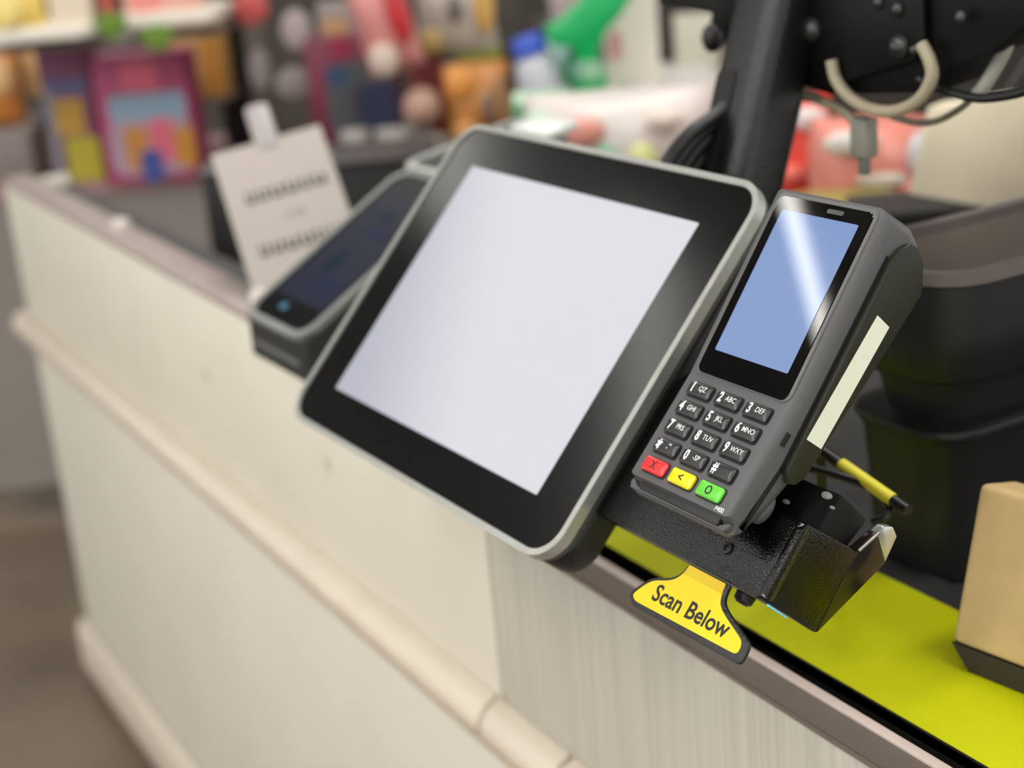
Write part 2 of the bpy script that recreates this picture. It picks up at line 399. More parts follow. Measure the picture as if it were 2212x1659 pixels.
# keys
KW, KH = 0.0182, 0.0080
def key_h(x, y):
    a = max(0.0, 1 - abs(2 * x / KW) ** 2.2); b = max(0.0, 1 - abs(2 * y / KH) ** 2.2)
    return 0.0013 + 0.0010 * (a * b) ** 0.5
def key_mesh():
    bm = bmesh.new(); nx, ny = 14, 10; r = 0.0019; g = []
    for j in range(ny + 1):
        row = []
        for i in range(nx + 1):
            x = -KW / 2 + KW * i / nx; y = -KH / 2 + KH * j / ny
            ax = max(0, abs(x) - (KW / 2 - r)); ay = max(0, abs(y) - (KH / 2 - r))
            l = math.hypot(ax, ay)
            if ax > 0 and ay > 0:
                m_ = max(ax, ay); s = m_ / l
                x = math.copysign(KW / 2 - r + ax * s, x); y = math.copysign(KH / 2 - r + ay * s, y)
            row.append(bm.verts.new((x, y, key_h(x, y))))
        g.append(row)
    for j in range(ny):
        for i in range(nx): bm.faces.new((g[j][i], g[j][i + 1], g[j + 1][i + 1], g[j + 1][i]))
    es = [e for e in bm.edges if e.is_boundary]
    r_ = bmesh.ops.extrude_edge_only(bm, edges=es)
    vs = [q for q in r_['geom'] if isinstance(q, bmesh.types.BMVert)]
    for q in vs: q.co.z = -0.0004
    return fin(bm, 60)
km = key_mesh(); wm = prism(rrect(KW + 0.0013, KH + 0.0013, 0.0022, 4, 0.0004, -0.0003), 0.00005, 0.00025)
keymeshes = {}
def drape(me, ox, oy):
    bm = bmesh.new(); bm.from_mesh(me)
    for _ in range(3):
        bmesh.ops.triangulate(bm, faces=bm.faces[:])
        es = [e for e in bm.edges if e.calc_length() > 0.0009]
        if es: bmesh.ops.subdivide_edges(bm, edges=es, cuts=1)
    bmesh.ops.triangulate(bm, faces=bm.faces[:])
    bm.to_mesh(me); bm.free()
    for q in me.vertices:
        x, y = q.co.x + ox, q.co.y + oy
        q.co = Vector((x, y, key_h(x, y) + 0.00010))
    return me
rows = [('1', 'QZ'), ('2', 'ABC'), ('3', 'DEF'), ('4', 'GHI'), ('5', 'JKL'), ('6', 'MNO'), ('7', 'PRS'), ('8', 'TUV'), ('9', 'WXY'), ('*', ",'\""), ('0', '-SP'), ('#', ''), ('X', None), ('<', None), ('O', None)]
for i, (dg_, lt) in enumerate(rows):
    c, r = i % 3, i // 3
    if lt is None:
        mt = (M_red, M_yel, M_grn)[c]; nm = 'function_key'
    else:
        mt = M_key; nm = 'number_key'
    me = km.copy(); me.materials.clear()
    k = new_obj(nm, me, mt, pt, T((c - 1) * 0.0225, (2 - r) * 0.01143, 0.0))
    if lt is None: k['label'] = ('red cancel key with an X', 'yellow clear key with an arrow', 'green enter key with an O')[c]
    new_obj('key_gap_shade', wm.copy(), M_well, k)  # shadow gap around the key put in as a black plate
    if lt is None:
        gm = drape(text(dg_, 0.0066, 0.00012, 0.9 if dg_ != '<' else 1.0), -0.0002, 0)
        new_obj('key_symbol', gm, M_ink, k)
    else:
        sz = 0.0078 if dg_ not in '*' else 0.0125
        gm = drape(text(dg_, sz, 0.00026, 0.80), -0.0050 if dg_ != '#' else -0.0045, 0.0004 if dg_ != '*' else -0.0024)
        new_obj('key_digit', gm, M_white, k)
        if lt:
            gl_ = drape(text(lt, 0.0041, 0.00002, 0.94), 0.0028, 0.0007)
            new_obj('key_letters', gl_, M_white, k)
        if dg_ == '5':
            new_obj('key_pip', blob(0.0007, 0.0007, 0.0004, 10, 6), M_well, k, T(0.0056, -0.0018, key_h(0.0056, -0.0018)))
lt_ = text('P400', 0.0036, 0.00006, 0.9)
new_obj('model_print', lt_, M_white, pt, T(0.0335, -0.0290, 0.00012) @ Matrix.Rotation(math.radians(0), 4, 'Z'))
# side swipe reader
sd = [(-1, -19), (5, -14.2), (60, -9.3), (112, -4.4), (119, -3.6), (126, -5), (131.5, -9), (133, -15), (129, -23), (121, -30), (116, -33), (60, -30.6), (6, -27), (1, -24)]
new_obj('swipe_reader', prism([(a * mm, b * mm) for a, b in sd], 42.2 * mm, 46.0 * mm, 0.8 * mm, 2, 40, remap=lambda a, b, c: (c, a, b)), M_olive, pt)
new_obj('swipe_groove', prism([(a * mm, b * mm) for a, b in [(2, -16), (5, -12.6), (60, -7.7), (112, -2.8), (120, -2.2), (120, -3.4), (112, -4.2), (60, -9.1), (5, -14)]], 40 * mm, 42.8 * mm, 0, 2, 40, remap=lambda a, b, c: (c, a, b)), M_well, pt)
stk = [(93, -13.4), (92.5, -24.5), (23, -26.2), (22.3, -14.4)]
new_obj('sticker', prism([(a * mm, b * mm) for a, b in stk], 46.02 * mm, 46.25 * mm, 0, 2, 40, remap=lambda a, b, c: (c, a, b)), M_stick, pt)['label'] = 'blank pale cream sticker strip'
new_obj('security_slot', box(41.4 * mm, 42.6 * mm, 13 * mm, 20 * mm, -7.6 * mm, -4.6 * mm), M_well, pt)
new_obj('rear_foot', blob(0.005, 0.009, 0.005), M_term, pt, T(0.036, -0.016, -0.0225))
new_obj('rear_cover', prism([(a * mm, b * mm) for a, b in [(-15, -20), (60, -29), (105, -31), (105, -42), (55, -44), (-5, -30)]], -30 * mm, 22 * mm, 3 * mm, 2, 20, remap=lambda a, b, c: (c, a, b)), M_termdk, pt)

# ------------------------------------------------------------------ scanner bracket under the terminal (same local frame)
br = thing('scanner_bracket', 'black textured metal scanner bracket holding the keypad terminal', 'bracket', KP)
N0 = -31.0
pl = [(-82, -56), (54, -56), (58, -52), (58, -16), (54, -12.5), (30, -12.5), (22, -6), (20, 60), (-60, 60), (-82, 30)]
new_obj('mount_plate', prism([(a * mm, b * mm) for a, b in pl], (N0 - 14) * mm, (N0) * mm, 1.2 * mm, 2, 30), M_powder, br)
fl = [(-13, -29.0), (-18, -27.2), (-52, -29.2), (-56, -32), (-55, -72), (-9.4, -69)]
new_obj('side_flange', prism([(a * mm, b * mm) for a, b in fl], 55.5 * mm, 61 * mm, 1.2 * mm, 2, 40, remap=lambda a, b, c: (c, a, b)), M_powder, br)
new_obj('fold_edge', tube([(57.2 * mm, -14 * mm, -31.6 * mm), (57.2 * mm, -54 * mm, -33.6 * mm)], 0.0040, 24, 1), mat('powder_coat_glossy', (6, 6, 6), 0.13, spec=0.9, bump=0.6, bscale=800, bdist=0.0006), br)  # extra gloss put in so the fold shows a bright highlight
rf = [(-55, -72.2), (-9.4, -69.2), (4.4, -75.6), (-5.4, -92), (-53.9, -74)]
new_obj('rear_flange', prism([(a * mm, b * mm) for a, b in rf], 54 * mm, 60.5 * mm, 0.8 * mm, 2, 40, remap=lambda a, b, c: (c, a, b)), mat('scanner_gloss_brown', (26, 20, 17), 0.18), br)
new_obj('rear_strip', tube([(60.8 * mm, -9 * mm, -69.5 * mm), (60.8 * mm, 4.6 * mm, -75.6 * mm)], 0.0011, 8, 1), M_chrome, br)
cl = [(4.0, -76.0), (9, -78), (11.6, -84), (9, -90), (-5.2, -92)]
new_obj('clear_clip', prism([(a * mm, b * mm) for a, b in cl], 55 * mm, 60 * mm, 0.6 * mm, 2, 40, remap=lambda a, b, c: (c, a, b)), M_clear, br)
new_obj('scanner_body', prism([(a * mm, b * mm) for a, b in [(-52, -45.5), (10, -45.5), (8, -72), (-8, -69), (-52, -71)]], -70 * mm, 55 * mm, 3 * mm, 2, 30, remap=lambda a, b, c: (c, a, b)), M_head, br)
new_obj('scan_window', box(59.5 * mm, 62 * mm, -57.0 * mm, -56.1 * mm, -48 * mm, -33.5 * mm, 0.0003), M_lens, br)
new_obj('plate_screw', lathe([(0.0, 0), (0.0032, 0), (0.0030, 0.0012), (0.0016, 0.0013), (0.0015, 0.0004), (0.0, 0.0004)], 20), M_blk, br, T(20.7 * mm, -41 * mm, N0 * mm))
for a, b, s in ((34.5, -6.4, 0.42), (56, 4.5, 0.62), (63, 0, 0.28)):
    new_obj('clip_tip', blob(0.006 * s, 0.0032 * s, 0.0012), M_clear, br, T(a * mm, b * mm, (N0 - 4.5) * mm))
new_obj('thumb_screw', lathe([(0.0, 0), (0.005, 0), (0.0055, 0.002), (0.005, 0.006), (0.003, 0.0075), (0.0, 0.0075)], 20), M_blk, br, T(29 * mm, -53.5 * mm, -50 * mm) @ Matrix.Rotation(math.radians(90), 4, 'X'))
new_obj('mounting_arm', box(-120 * mm, -40 * mm, -15 * mm, 25 * mm, -75 * mm, -46 * mm, 0.003), M_powder2, br)

# ------------------------------------------------------------------ scan sign
sg = thing('scan_sign', 'yellow hanging sign reading Scan Below in black letters', 'sign', KP)
def arc(pts, r=3.0):
    """round the corners of a polygon"""
    out = []
    for i, p in enumerate(pts):
        a = Vector(pts[i - 1]); b = Vector(p[:2]); c = Vector(pts[(i + 1) % len(pts)][:2]); a = Vector(a[:2])
        rr = p[2] if len(p) > 2 else r
        d1 = (a - b); d2 = (c - b); l1 = min(rr, d1.length * 0.45); l2 = min(rr, d2.length * 0.45)
        p0 = b + d1.normalized() * l1; p2 = b + d2.normalized() * l2
        for k in range(5):
            t = k / 4; q = p0 * (1 - t) ** 2 + b * 2 * t * (1 - t) + p2 * t * t
            out.append((q.x, q.y))
    return out
NS = -29.5
yl = [(-14, -73.4, 5), (-21.5, -84.6, 4), (-17, -87.0, 2.5), (63.5, -84.8, 3.5), (62.5, -78.0, 4), (38.0, -69.0, 9), (34.6, -63.5, 4), (33.4, -57.2, 1), (4.8, -57.2, 1), (3.4, -64.0, 4), (-1.5, -69.0, 7)]
bkp = [(-15.5, -72.0, 5), (-24.5, -84.8, 4), (-18, -89.8, 3), (68.2, -88.4, 4), (67.4, -77.0, 4), (40.2, -67.2, 9), (36.8, -62.8, 4), (36.2, -56.6, 1), (3.4, -56.6, 1), (2.2, -63.2, 4), (-2.6, -67.6, 7)]
new_obj('sign_plate', prism([(a * mm, b * mm) for a, b in arc(bkp)], (NS - 2.2) * mm, NS * mm, 0.5 * mm, 2, 30), M_powder2, sg)
new_obj('sign_face', prism([(a * mm, b * mm) for a, b in arc(yl)], NS * mm, (NS + 0.25) * mm), M_sign, sg)
new_obj('stem_fold_shade', prism([(a * mm, b * mm) for a, b in [(4.8, -57.2), (33.4, -57.2), (34.2, -62.6), (4.0, -62.6)]], (NS + 0.26) * mm, (NS + 0.5) * mm), mat('sign_yellow_shade', (220, 188, 24), 0.5), sg)  # bend shading put into a duller yellow patch on the flat stem
sgt = text('Scan Below', 12.8 * mm, 0.00026, 0.99)
new_obj('lettering', sgt, M_ink, sg, T(21.5 * mm, -77.6 * mm, (NS + 0.32) * mm) @ Matrix.Rotation(math.radians(1.0), 4, 'Z'))

# ------------------------------------------------------------------ black bar with a yellow label and cables behind the bracket
a, b = at(1770, 970, y=0.56), at(1962, 1103, y=0.56)
bar = thing('label_bar', 'thin black bar carrying a narrow yellow label strip', 'bar', T(0, 0, 0))
new_obj('bar', tube([a, b], 0.0036, 10, 1), M_cable, bar)
d1 = (b - a)
new_obj('yellow_label', tube([a + d1 * 0.26, a + d1 * 0.84], 0.0038, 10, 1), mat('label_yellow', (226, 214, 60), 0.5), bar)
new_obj('bar_foot', tube([a, Vector((a.x - 0.03, a.y + 0.03, 0.846))], 0.003, 8, 1), M_cable, bar)
p = [at(1745, 1010, y=0.55), at(1820, 1030, y=0.555), at(1885, 1055, y=0.56), at(1920, 1090, y=0.56), at(1915, 1115, y=0.555), at(1885, 1128, y=0.55)]
tag(new_obj('power_cable', tube(p, 0.0028, 8, 6), M_cable), 'black cable looping behind the scanner bracket beside the yellow label', 'cable')

# ------------------------------------------------------------------ cardboard carton on the belt
ca = at(2055, 1385, y=0.5815); cb = at(2125, 1045, y=0.606)
e1 = (at(2212, 1445, y=0.5885) - ca); e1.z = 0; e1.normalize()
up = (cb - ca); up = (up - e1 * up.dot(e1)).normalized()
CB = frame(ca, e1, e1.cross(up) * -1.0, up)
hgt = (cb - ca).length
cbx = thing('cardboard_carton', 'plain tan cardboard carton standing on the lime belt', 'box', CB)
cd = 0.034
new_obj('carton_body', box(0, 0.16, 0, cd, 0, hgt, 0.004, 3), M_kraft, cbx)
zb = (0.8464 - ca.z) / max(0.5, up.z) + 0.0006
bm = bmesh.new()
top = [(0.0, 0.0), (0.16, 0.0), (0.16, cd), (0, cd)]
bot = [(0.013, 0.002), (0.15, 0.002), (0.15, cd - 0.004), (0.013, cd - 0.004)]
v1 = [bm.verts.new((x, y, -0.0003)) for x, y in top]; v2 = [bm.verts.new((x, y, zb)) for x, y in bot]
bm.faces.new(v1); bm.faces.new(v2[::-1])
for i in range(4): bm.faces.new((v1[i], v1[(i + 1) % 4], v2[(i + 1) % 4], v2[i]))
new_obj('carton_underside_shade', fin(bm), M_kraftshade, cbx)  # carton underside, its shade put into the dark brown colour

# ------------------------------------------------------------------ black open bin behind the belt
def bin_row(z, w, d, r, cx, cy, n=8):
    return [(x + cx, y + cy, z) for x, y in rrect(w, d, r, n)]
BO = Vector((-0.6945, 0.845, 0.836))
bn = thing('black_bin', 'large black moulded plastic bin standing behind the belt', 'bin', T(BO.x, BO.y, BO.z))
def loft(rws, cap0=True, cap1=True):
    bm = bmesh.new(); R = [[bm.verts.new(p) for p in rw] for rw in rws]
    for A, B in zip(R, R[1:]):
        k = len(A)
        for i in range(k): bm.faces.new((A[i], A[(i + 1) % k], B[(i + 1) % k], B[i]))
    if cap0: bm.faces.new(R[0])
    if cap1: bm.faces.new(R[-1])
    return fin(bm, 50)
bw, bd = 0.106, 0.40
def brow(z, k, rr=0.034): return bin_row(z, bw - 2 * k, bd - 2 * k, rr - k * 0.5, 0, 0)
new_obj('tub', loft([brow(z, k) for z, k in ((0.0, 0.013), (0.05, 0.010), (0.094, 0.007), (0.1, 0.004), (0.104, 0.002), (0.107, 0.003), (0.109, 0.019), (0.138, 0.014), (0.1385, 0.003), (0.142, -0.001), (0.17, -0.003), (0.203, -0.002), (0.203, 0.004))], cap1=False), M_bin, bn)
new_obj('lit_inside', loft([brow(z, k, 0.03) for z, k in ((0.204, 0.0045), (0.17, 0.010), (0.14, 0.021), (0.06, 0.024))], cap0=False), mat('bin_inside_lit_taupe', (104, 96, 88), 0.6, spec=0.2), bn)  # inside walls of the tub, light on them put into the colour
new_obj('rim', ring(rrect(bw + 0.010, bd + 0.010, 0.038, 8), rrect(bw - 0.008, bd - 0.008, 0.03, 8), 0.2032, 0.211, 0.003), mat('bin_rim_highlight', (96, 90, 87), 0.4), bn)  # highlight along the rim put into a paler grey

# ------------------------------------------------------------------ support pole, mount head and cables
def pp(px, py, x=-0.84): return at(px, py, x=x)
P0, P1 = Vector((-0.84, 0.6305, 1.02)), Vector((-0.84, 0.7077, 1.245))
ax = (P1 - P0).normalized(); sx = Vector((1, 0, 0)); sy = ax.cross(sx).normalized()
PM = frame(P0, sx, sy, ax)
LP = (P1 - P0).length
st = thing('monitor_stand', 'black textured support pole leaning back, with bolted mount head', 'stand', PM)
new_obj('pole', prism(rrect(0.052, 0.048, 0.014, 5), 0.0, LP, 0.001, 1, 60), M_pole, st)
new_obj('slot', prism(rrect(0.02, 0.075, 0.006, 4), -0.0006, 0.0006, 0, remap=lambda a, b, c: (a - 0.008, -0.0243 + c, 0.095 + b)), M_well, st)
new_obj('pole_foot', box(-0.05, 0.05, -0.05, 0.03, -0.04, 0.004, 0.004), M_powder2, st)
# head
hb = at(1715, 0, y=0.72)
inv = PM.inverted()
def part_world(name, me, m): 
    o = new_obj(name, me, m, st); o.matrix_local = inv; return o
def slab(quad, depth, m, name, b=0.003):
    """front polygon in world, extruded away along +Y"""
    bm = bmesh.new(); vs = [bm.verts.new(p) for p in quad]; f = bm.faces.new(vs)
    r = bmesh.ops.extrude_face_region(bm, geom=[f]); bmesh.ops.translate(bm, verts=[g for g in r['geom'] if isinstance(g, bmesh.types.BMVert)], vec=depth)
    bev(bm, b, 2, 30); return part_world(name, fin(bm), m)
Y = 0.70
slab([at(*q, y=Y) for q in ((1690, -60), (1735, -90), (2330, -90), (2330, 60), (2215, 62), (2140, 120), (2050, 150), (2030, 200), (1790, 206), (1742, 190), (1690, 150), (1700, 60))], Vector((-0.02, 0.06, 0)), M_head, 'head_housing')
slab([at(*q, y=Y - 0.006) for q in ((1706, 60), (1745, -10), (1800, -60), (1990, -60), (1996, 90), (1975, 130), (1780, 190), (1716, 168))], Vector((0, 0.005, 0)), M_head, 'head_plate', 0.001)
for px, py, s in ((1755, 65, 1.0), (1720, 150, 0.62), (1946, 100, 0.95), (1975, 108, 0.4), (1940, 20, 0.55), (2076, 38, 0.5), (1898, 5, 0.5), (1710, 52, 0.5)):
    c = at(px, py, y=Y - 0.0062)
    o = part_world('bolt', lathe([(0, 0), (0.0085 * s, 0), (0.0085 * s, 0.002 * s), (0.0065 * s, 0.005 * s), (0.003 * s, 0.0065 * s), (0, 0.0068 * s)], 16), mat('bolt_black', (70, 70, 70), 0.18, metal=0.7))
    o.matrix_local = inv @ T(c.x, c.y, c.z) @ Matrix.Rotation(math.radians(90), 4, 'X')
slab([at(*q, y=0.735) for q in ((1520, -60), (1610, -60), (1605, 0), (1570, 70), (1545, 100), (1525, 75), (1535, 30), (1420, 12), (1410, -60))], Vector((-0.01, 0.04, 0)), M_head, 'side_clamp')
part_world('clamp_knob', blob(0.008, 0.008, 0.011), M_blk).matrix_local = inv @ T(*at(1538, 82, y=0.72))
cc = at(2290, 300, y=0.86)
part_world('rear_column', box(cc.x - 0.03, cc.x + 0.03, cc.y - 0.03 + 0.25, cc.y + 0.03 + 0.25, 0.836, 1.24, 0.004), M_powder2)
part_world('rear_arm', box(cc.x - 0.025, cc.x + 0.025, 0.72, cc.y + 0.26, 1.19, 1.235, 0.004), M_powder2)

def cable(pts, r, m, label, y):
    q = [at(a, b, y=(c[0] if c else y)) for a, b, *c in pts]
    return tag(new_obj('cable', tube(q, r, 10, 8), m), label, 'cable')
cable([(1990, 95), (2008, 130), (2012, 170), (1985, 215), (1935, 240), (1880, 235), (1835, 210), (1806, 172), (1796, 130)], 0.0041, M_beige, 'thick beige cable hanging in a wide loop below the mount head', 0.69)
cable([(1715, 210), (1755, 212), (1810, 235), (1845, 262), (1868, 300), (1872, 325)], 0.0031, M_beige, 'thin beige cable running from the pole to a grey plug', 0.71)
cable([(2178, 85), (2165, 120), (2130, 180), (2112, 200)], 0.0044, mat('pale_cable', (176, 176, 168), 0.45), 'pale grey cable slanting down beside the kraft sheet', 0.72)
cable([(1985, 170), (2040, 195), (2110, 212), (2180, 206), (2230, 190), (2290, 150)], 0.0028, M_cable, 'thin black cable sagging across the kraft sheet', 0.70)
cable([(1900, 240), (1960, 262), (2020, 262), (2080, 230), (2120, 185)], 0.0022, mat('olive_cable', (112, 106, 90), 0.5), 'thin olive cable sagging under the thick beige loop', 0.72)
cp = thing('cable_plug', 'small grey connector plug hanging from the thin beige cable', 'plug', T(*at(1866, 268, y=0.712)))
new_obj('plug_body', box(-0.008, 0.008, -0.006, 0.006, -0.022, 0.004, 0.002), mat('plug_grey', (150, 150, 138), 0.5), cp)
new_obj('plug_tip', box(-0.0035, 0.0035, -0.003, 0.003, -0.034, -0.0222, 0.001), mat('plug_tip', (120, 122, 112), 0.4), cp)
for i, (o1, lab) in enumerate(((0, 'outermost'), (18, 'second outermost'), (38, 'third'), (60, 'innermost'))):
    pts = [(1575 + o1 * 0.1, 225 + o1 * 0.3), (1545 + o1 * 0.4, 250 + o1 * 0.5), (1495 + o1 * 0.9, 285 + o1 * 0.35), (1455 + o1, 330 + o1 * 0.2), (1425 + o1, 385), (1412 + o1, 430)]
    q = [at(a, b, x=-0.845 - 0.004 * i) for a, b in pts]
    tag(new_obj('cable', tube(q, 0.0050, 10, 6), M_cable), 'black cable arching from the pole slot, %s of the bundle' % lab, 'cable', 'cable bundle at the pole')

# ------------------------------------------------------------------ second card reader, on the far side of the monitor
X0 = at(548, 668, y=0.45)
u, v, n = axes(1.5, 30.0)
r2 = thing('card_reader', 'black card reader with silver edging and dark blue screen over the counter edge', 'card reader', frame(X0, u, v, n))
e30 = math.radians(30)
dz = (-math.sin(e30), -math.cos(e30))      # world down in (v,n)
h0 = 40
sp = [(-6, 0.5), (190, 0.5), (186, -20), (120, -60), (40, -44), (-6 + dz[0] * h0 + 8, dz[1] * h0), (-6 + dz[0] * h0, dz[1] * h0 + 1), (-7, -2)]
new_obj('body', prism([(a * mm, b * mm) for a, b in sp], -4 * mm, 121 * mm, 5 * mm, 3, 20, remap=lambda a, b, c: (c, a, b)), mat('reader_body', (46, 47, 46), 0.45, spec=0.3), r2)
new_obj('silver_edge', ring(rrect(0.126, 0.202, 0.022, 6, 0.0585, 0.092), rrect(0.112, 0.189, 0.016, 6, 0.0585, 0.092), -0.0015, 0.0042, 0.0016), mat('reader_edge_grey', (126, 128, 126), 0.45), r2)
gg = new_obj('glass', prism(rrect(0.112, 0.188, 0.016, 6, 0.0585, 0.092), 0.0006, 0.0028), M_satin, r2)
new_obj('screen', prism(rrect(0.098, 0.140, 0.002, 2, 0.0585, 0.094), 0.0029, 0.0032), M_scrD, gg)
for k, (yy, ww, hh, cc_) in enumerate(((0.05, 0.05, 0.012, (40, 50, 84)), (0.075, 0.02, 0.03, (20, 46, 66)), (0.115, 0.045, 0.010, (44, 54, 84)), (0.135, 0.03, 0.012, (36, 46, 76)))):
    new_obj('screen_block', prism(rrect(ww, hh, 0.002, 2, 0.0585 + 0.010 * (-1) ** k, yy), 0.0033, 0.0035), mat('screen_block_%d' % k, (8, 8, 10), 0.5, emit=cc_, estr=0.5, spec=0.05), gg)
new_obj('button', prism(rrect(0.012, 0.007, 0.003, 4, 0.046, 0.014), 0.0029, 0.0036), mat('reader_button', (60, 110, 135), 0.3), gg)
def fp(t, o): return ((-7 + dz[0] * h0 * t - 0.866 * o) * mm, (-2 + dz[1] * h0 * t + 0.5 * o) * mm)
new_obj('front_strip', prism([fp(0.46, 0.1), fp(0.60, 0.1), fp(0.60, 1.4), fp(0.46, 1.4)], 6 * mm, 104 * mm, 0.0003, 1, 30, remap=lambda a, b, c: (c, a, b)), mat('reader_strip_grey', (98, 100, 99), 0.4), r2)
# printer cover behind its screen, flatter
u, v3, n3 = axes(1.5, 10.0)
pc = X0 + axes(1.5, 30)[1] * 0.192
lm = frame(X0, u, v, n).inverted() @ frame(pc, u, v3, n3)
new_obj('printer_lid', prism(rrect(0.092, 0.132, 0.018, 6, 0.042, 0.066), -0.03, 0.0, 0.003, 2, 40), M_blk, r2, lm)
new_obj('printer_rim', ring(rrect(0.097, 0.138, 0.02, 6, 0.042, 0.066), rrect(0.083, 0.124, 0.014, 6, 0.042, 0.066), 0.0005, 0.007, 0.002), mat('printer_rim_silver', (176, 178, 174), 0.35, metal=0.4), r2, lm)
new_obj('printer_latch', box(0.02, 0.088, 0.105, 0.140, 0.002, 0.0095, 0.003), mat('latch_white', (214, 218, 212), 0.4), r2, lm)
new_obj('support_post', box(0.02, 0.07, 0.075, 0.09, -0.0485, 0.0, 0.004), M_blk, r2, frame(X0, u, v, n).inverted() @ frame(X0, Vector((1, 0, 0)), Vector((0, 1, 0)), Vector((0, 0, 1))))

# ------------------------------------------------------------------ white sign card on the counter end
sA = at(455, 335, y=0.540); sB = at(545, 625, y=0.522)
d_ = (sB - sA).normalized(); r_ = ray(690, 268)
sr = CAM + r_ * ((sA - CAM).dot(d_) / r_.dot(d_))      # third corner where the card is square
exs = (sr - sA).normalized(); dn_ = (sB - sA).normalized()
upz = (-dn_ - exs * (-dn_).dot(exs)).normalized()
nrm = exs.cross(upz)
hs = min((sA.z - 0.8905) / upz.z, (sB - sA).length + 0.012); ws = (sr - sA).length
sc2 = thing('sign_card', 'white notice card in a clip stand on the counter end', 'sign', frame(sA, exs, upz, nrm))
new_obj('card', box(0, ws, -hs, 0, -0.006, 0, 0.001), M_paper, sc2)
M_blurink = mat('notice_ink', (60, 57, 54), 0.7)
def scribble(y, x0, x1, hh, seed):
    rnd = random.Random(seed); x = x0; bm = bmesh.new()
    while x < x1:
        w_ = rnd.uniform(0.4, 0.75) * hh; t = rnd.choice((0.7, 0.75, 1.0, 0.7))
        for (a0, a1, b0, b1) in ((x, x + w_ * 0.28, 0, hh * t), (x, x + w_, 0, hh * 0.2), (x + w_ * 0.7, x + w_, 0, hh * 0.68)):
            vs = [bm.verts.new((a0, y + b0, 0.0003)), bm.verts.new((a1, y + b0, 0.0003)), bm.verts.new((a1, y + b1, 0.0003)), bm.verts.new((a0, y + b1, 0.0003))]
            bm.faces.new(vs)
        x += w_ + hh * 0.18
    return fin(bm)
new_obj('print_line', scribble(-hs * 0.40, ws * 0.18, ws * 0.86, hs * 0.11, 1), M_blurink, sc2)
new_obj('print_line', scribble(-hs * 0.555, ws * 0.46, ws * 0.60, hs * 0.055, 2), mat('notice_ink_pale', (140, 134, 128), 0.7), sc2)
new_obj('print_line', scribble(-hs * 0.76, ws * 0.16, ws * 0.86, hs * 0.11, 3), M_blurink, sc2)
new_obj('clip', box(ws * 0.40, ws * 0.62, -0.012, 0.048, -0.014, 0.004, 0.006), mat('clip_white', (166, 160, 160), 0.4), sc2)
new_obj('easel_leg', box(ws * 0.4, ws * 0.5, -hs, -0.02, -0.02, -0.0065, 0.002), M_blk, sc2)

# ------------------------------------------------------------------ goods behind the counter
def upright(px, py, d, yaw=0.0):
    p = at(px, py, d=d)
    a = math.radians(yaw); x = ex * math.cos(a) + ey * math.sin(a); y = -ex * math.sin(a) + ey * math.cos(a)
    return p, frame(p, x, y, ez)
def S(d): return d / FPX
gcount = [0]
def gmat(col, rough=0.5):
    k = 'print_%02x%02x%02x' % tuple(int(c) for c in col)
    return mat(k, col, rough, var=0.05, vscale=8)
def carton(name, label, px0, px1, pyt, pyb, d, col, depth=0.08, decals=(), yaw=0.0, cat='box', b=0.004, rollz=0.0):
    p, F = upright((px0 + px1) / 2, pyb, d, yaw); s = S(d); w = (px1 - px0) * s; h = (pyb - pyt) * s
    t = thing(name, label, cat, F @ Matrix.Rotation(math.radians(rollz), 4, 'Y'))
    new_obj('carton', box(-w / 2, w / 2, 0, depth, 0, h, b), gmat(col), t)
    for i, (x0, x1, y0, y1, c) in enumerate(decals):     # fractions of the face, y from the top
        new_obj('printed_panel', prism(rrect((x1 - x0) * w, (y1 - y0) * h, min(x1 - x0, y1 - y0) * min(w, h) * 0.3, 4), 0, 0.0012, 0, remap=lambda a, b_, c_: (a, -c_, b_)), gmat(c), t, T((x0 + x1 - 1) / 2 * w, -0.0002 - 0.0004 * i, h * (1 - (y0 + y1) / 2)))
    return t
def bag(name, label, px0, px1, pyt, pyb, d, col, depth=0.09, decals=(), yaw=0.0, cat='bag', rollz=0.0, seed=1):
    p, F = upright((px0 + px1) / 2, pyb, d, yaw); s = S(d); w = (px1 - px0) * s; h = (pyb - pyt) * s
    t = thing(name, label, cat, F @ Matrix.Rotation(math.radians(rollz), 4, 'Y'))
    new_obj('sack', pillow(w, depth, h, seed=seed), gmat(col, 0.35), t)
    for i, (x0, x1, y0, y1, c) in enumerate(decals):
        new_obj('printed_patch', blob((x1 - x0) * w / 2, 0.012, (y1 - y0) * h / 2), gmat(c, 0.35), t, T((x0 + x1 - 1) / 2 * w, -depth / 2 * 1.04 * (1 - 0.35 * abs(x0 + x1 - 1) ** 3), h * (1 - (y0 + y1) / 2)))
    return t
def gondola(label, px, py, d, cat='shelf'):
    p, F = upright(px, py, d); F = F.copy(); F.translation.z = 0
    return thing('display_shelf', label, cat, F)
def board(t, px0, px1, py, d, thick_px, depth, col, b=0.004):
    """one shelf board of a display shelf, its front top edge at pixel row py"""
    p, F = upright((px0 + px1) / 2, py, d); s = S(d); w = (px1 - px0) * s; th_ = thick_px * s
    return new_obj('shelf_board', box(-w / 2, w / 2, 0.0, depth, -th_, 0, b), gmat(col), t, t.matrix_world.inverted() @ F)
def post(t, px0, px1, d, col):
    p, F = upright((px0 + px1) / 2, 300, d); w = (px1 - px0) * S(d)
    F = F.copy(); F.translation.z = 0
    new_obj('upright', box(-w / 2, w / 2, 0, 0.05, 0, 2.1, 0.004), gmat(col), t, t.matrix_world.inverted() @ F)
D = 3.2
GL = gondola('tall taupe display shelf holding the pink and purple gift boxes', 140, 392, D)
kb_ = board(GL, -160, 445, 398, D, 30, 0.5, (160, 124, 124))
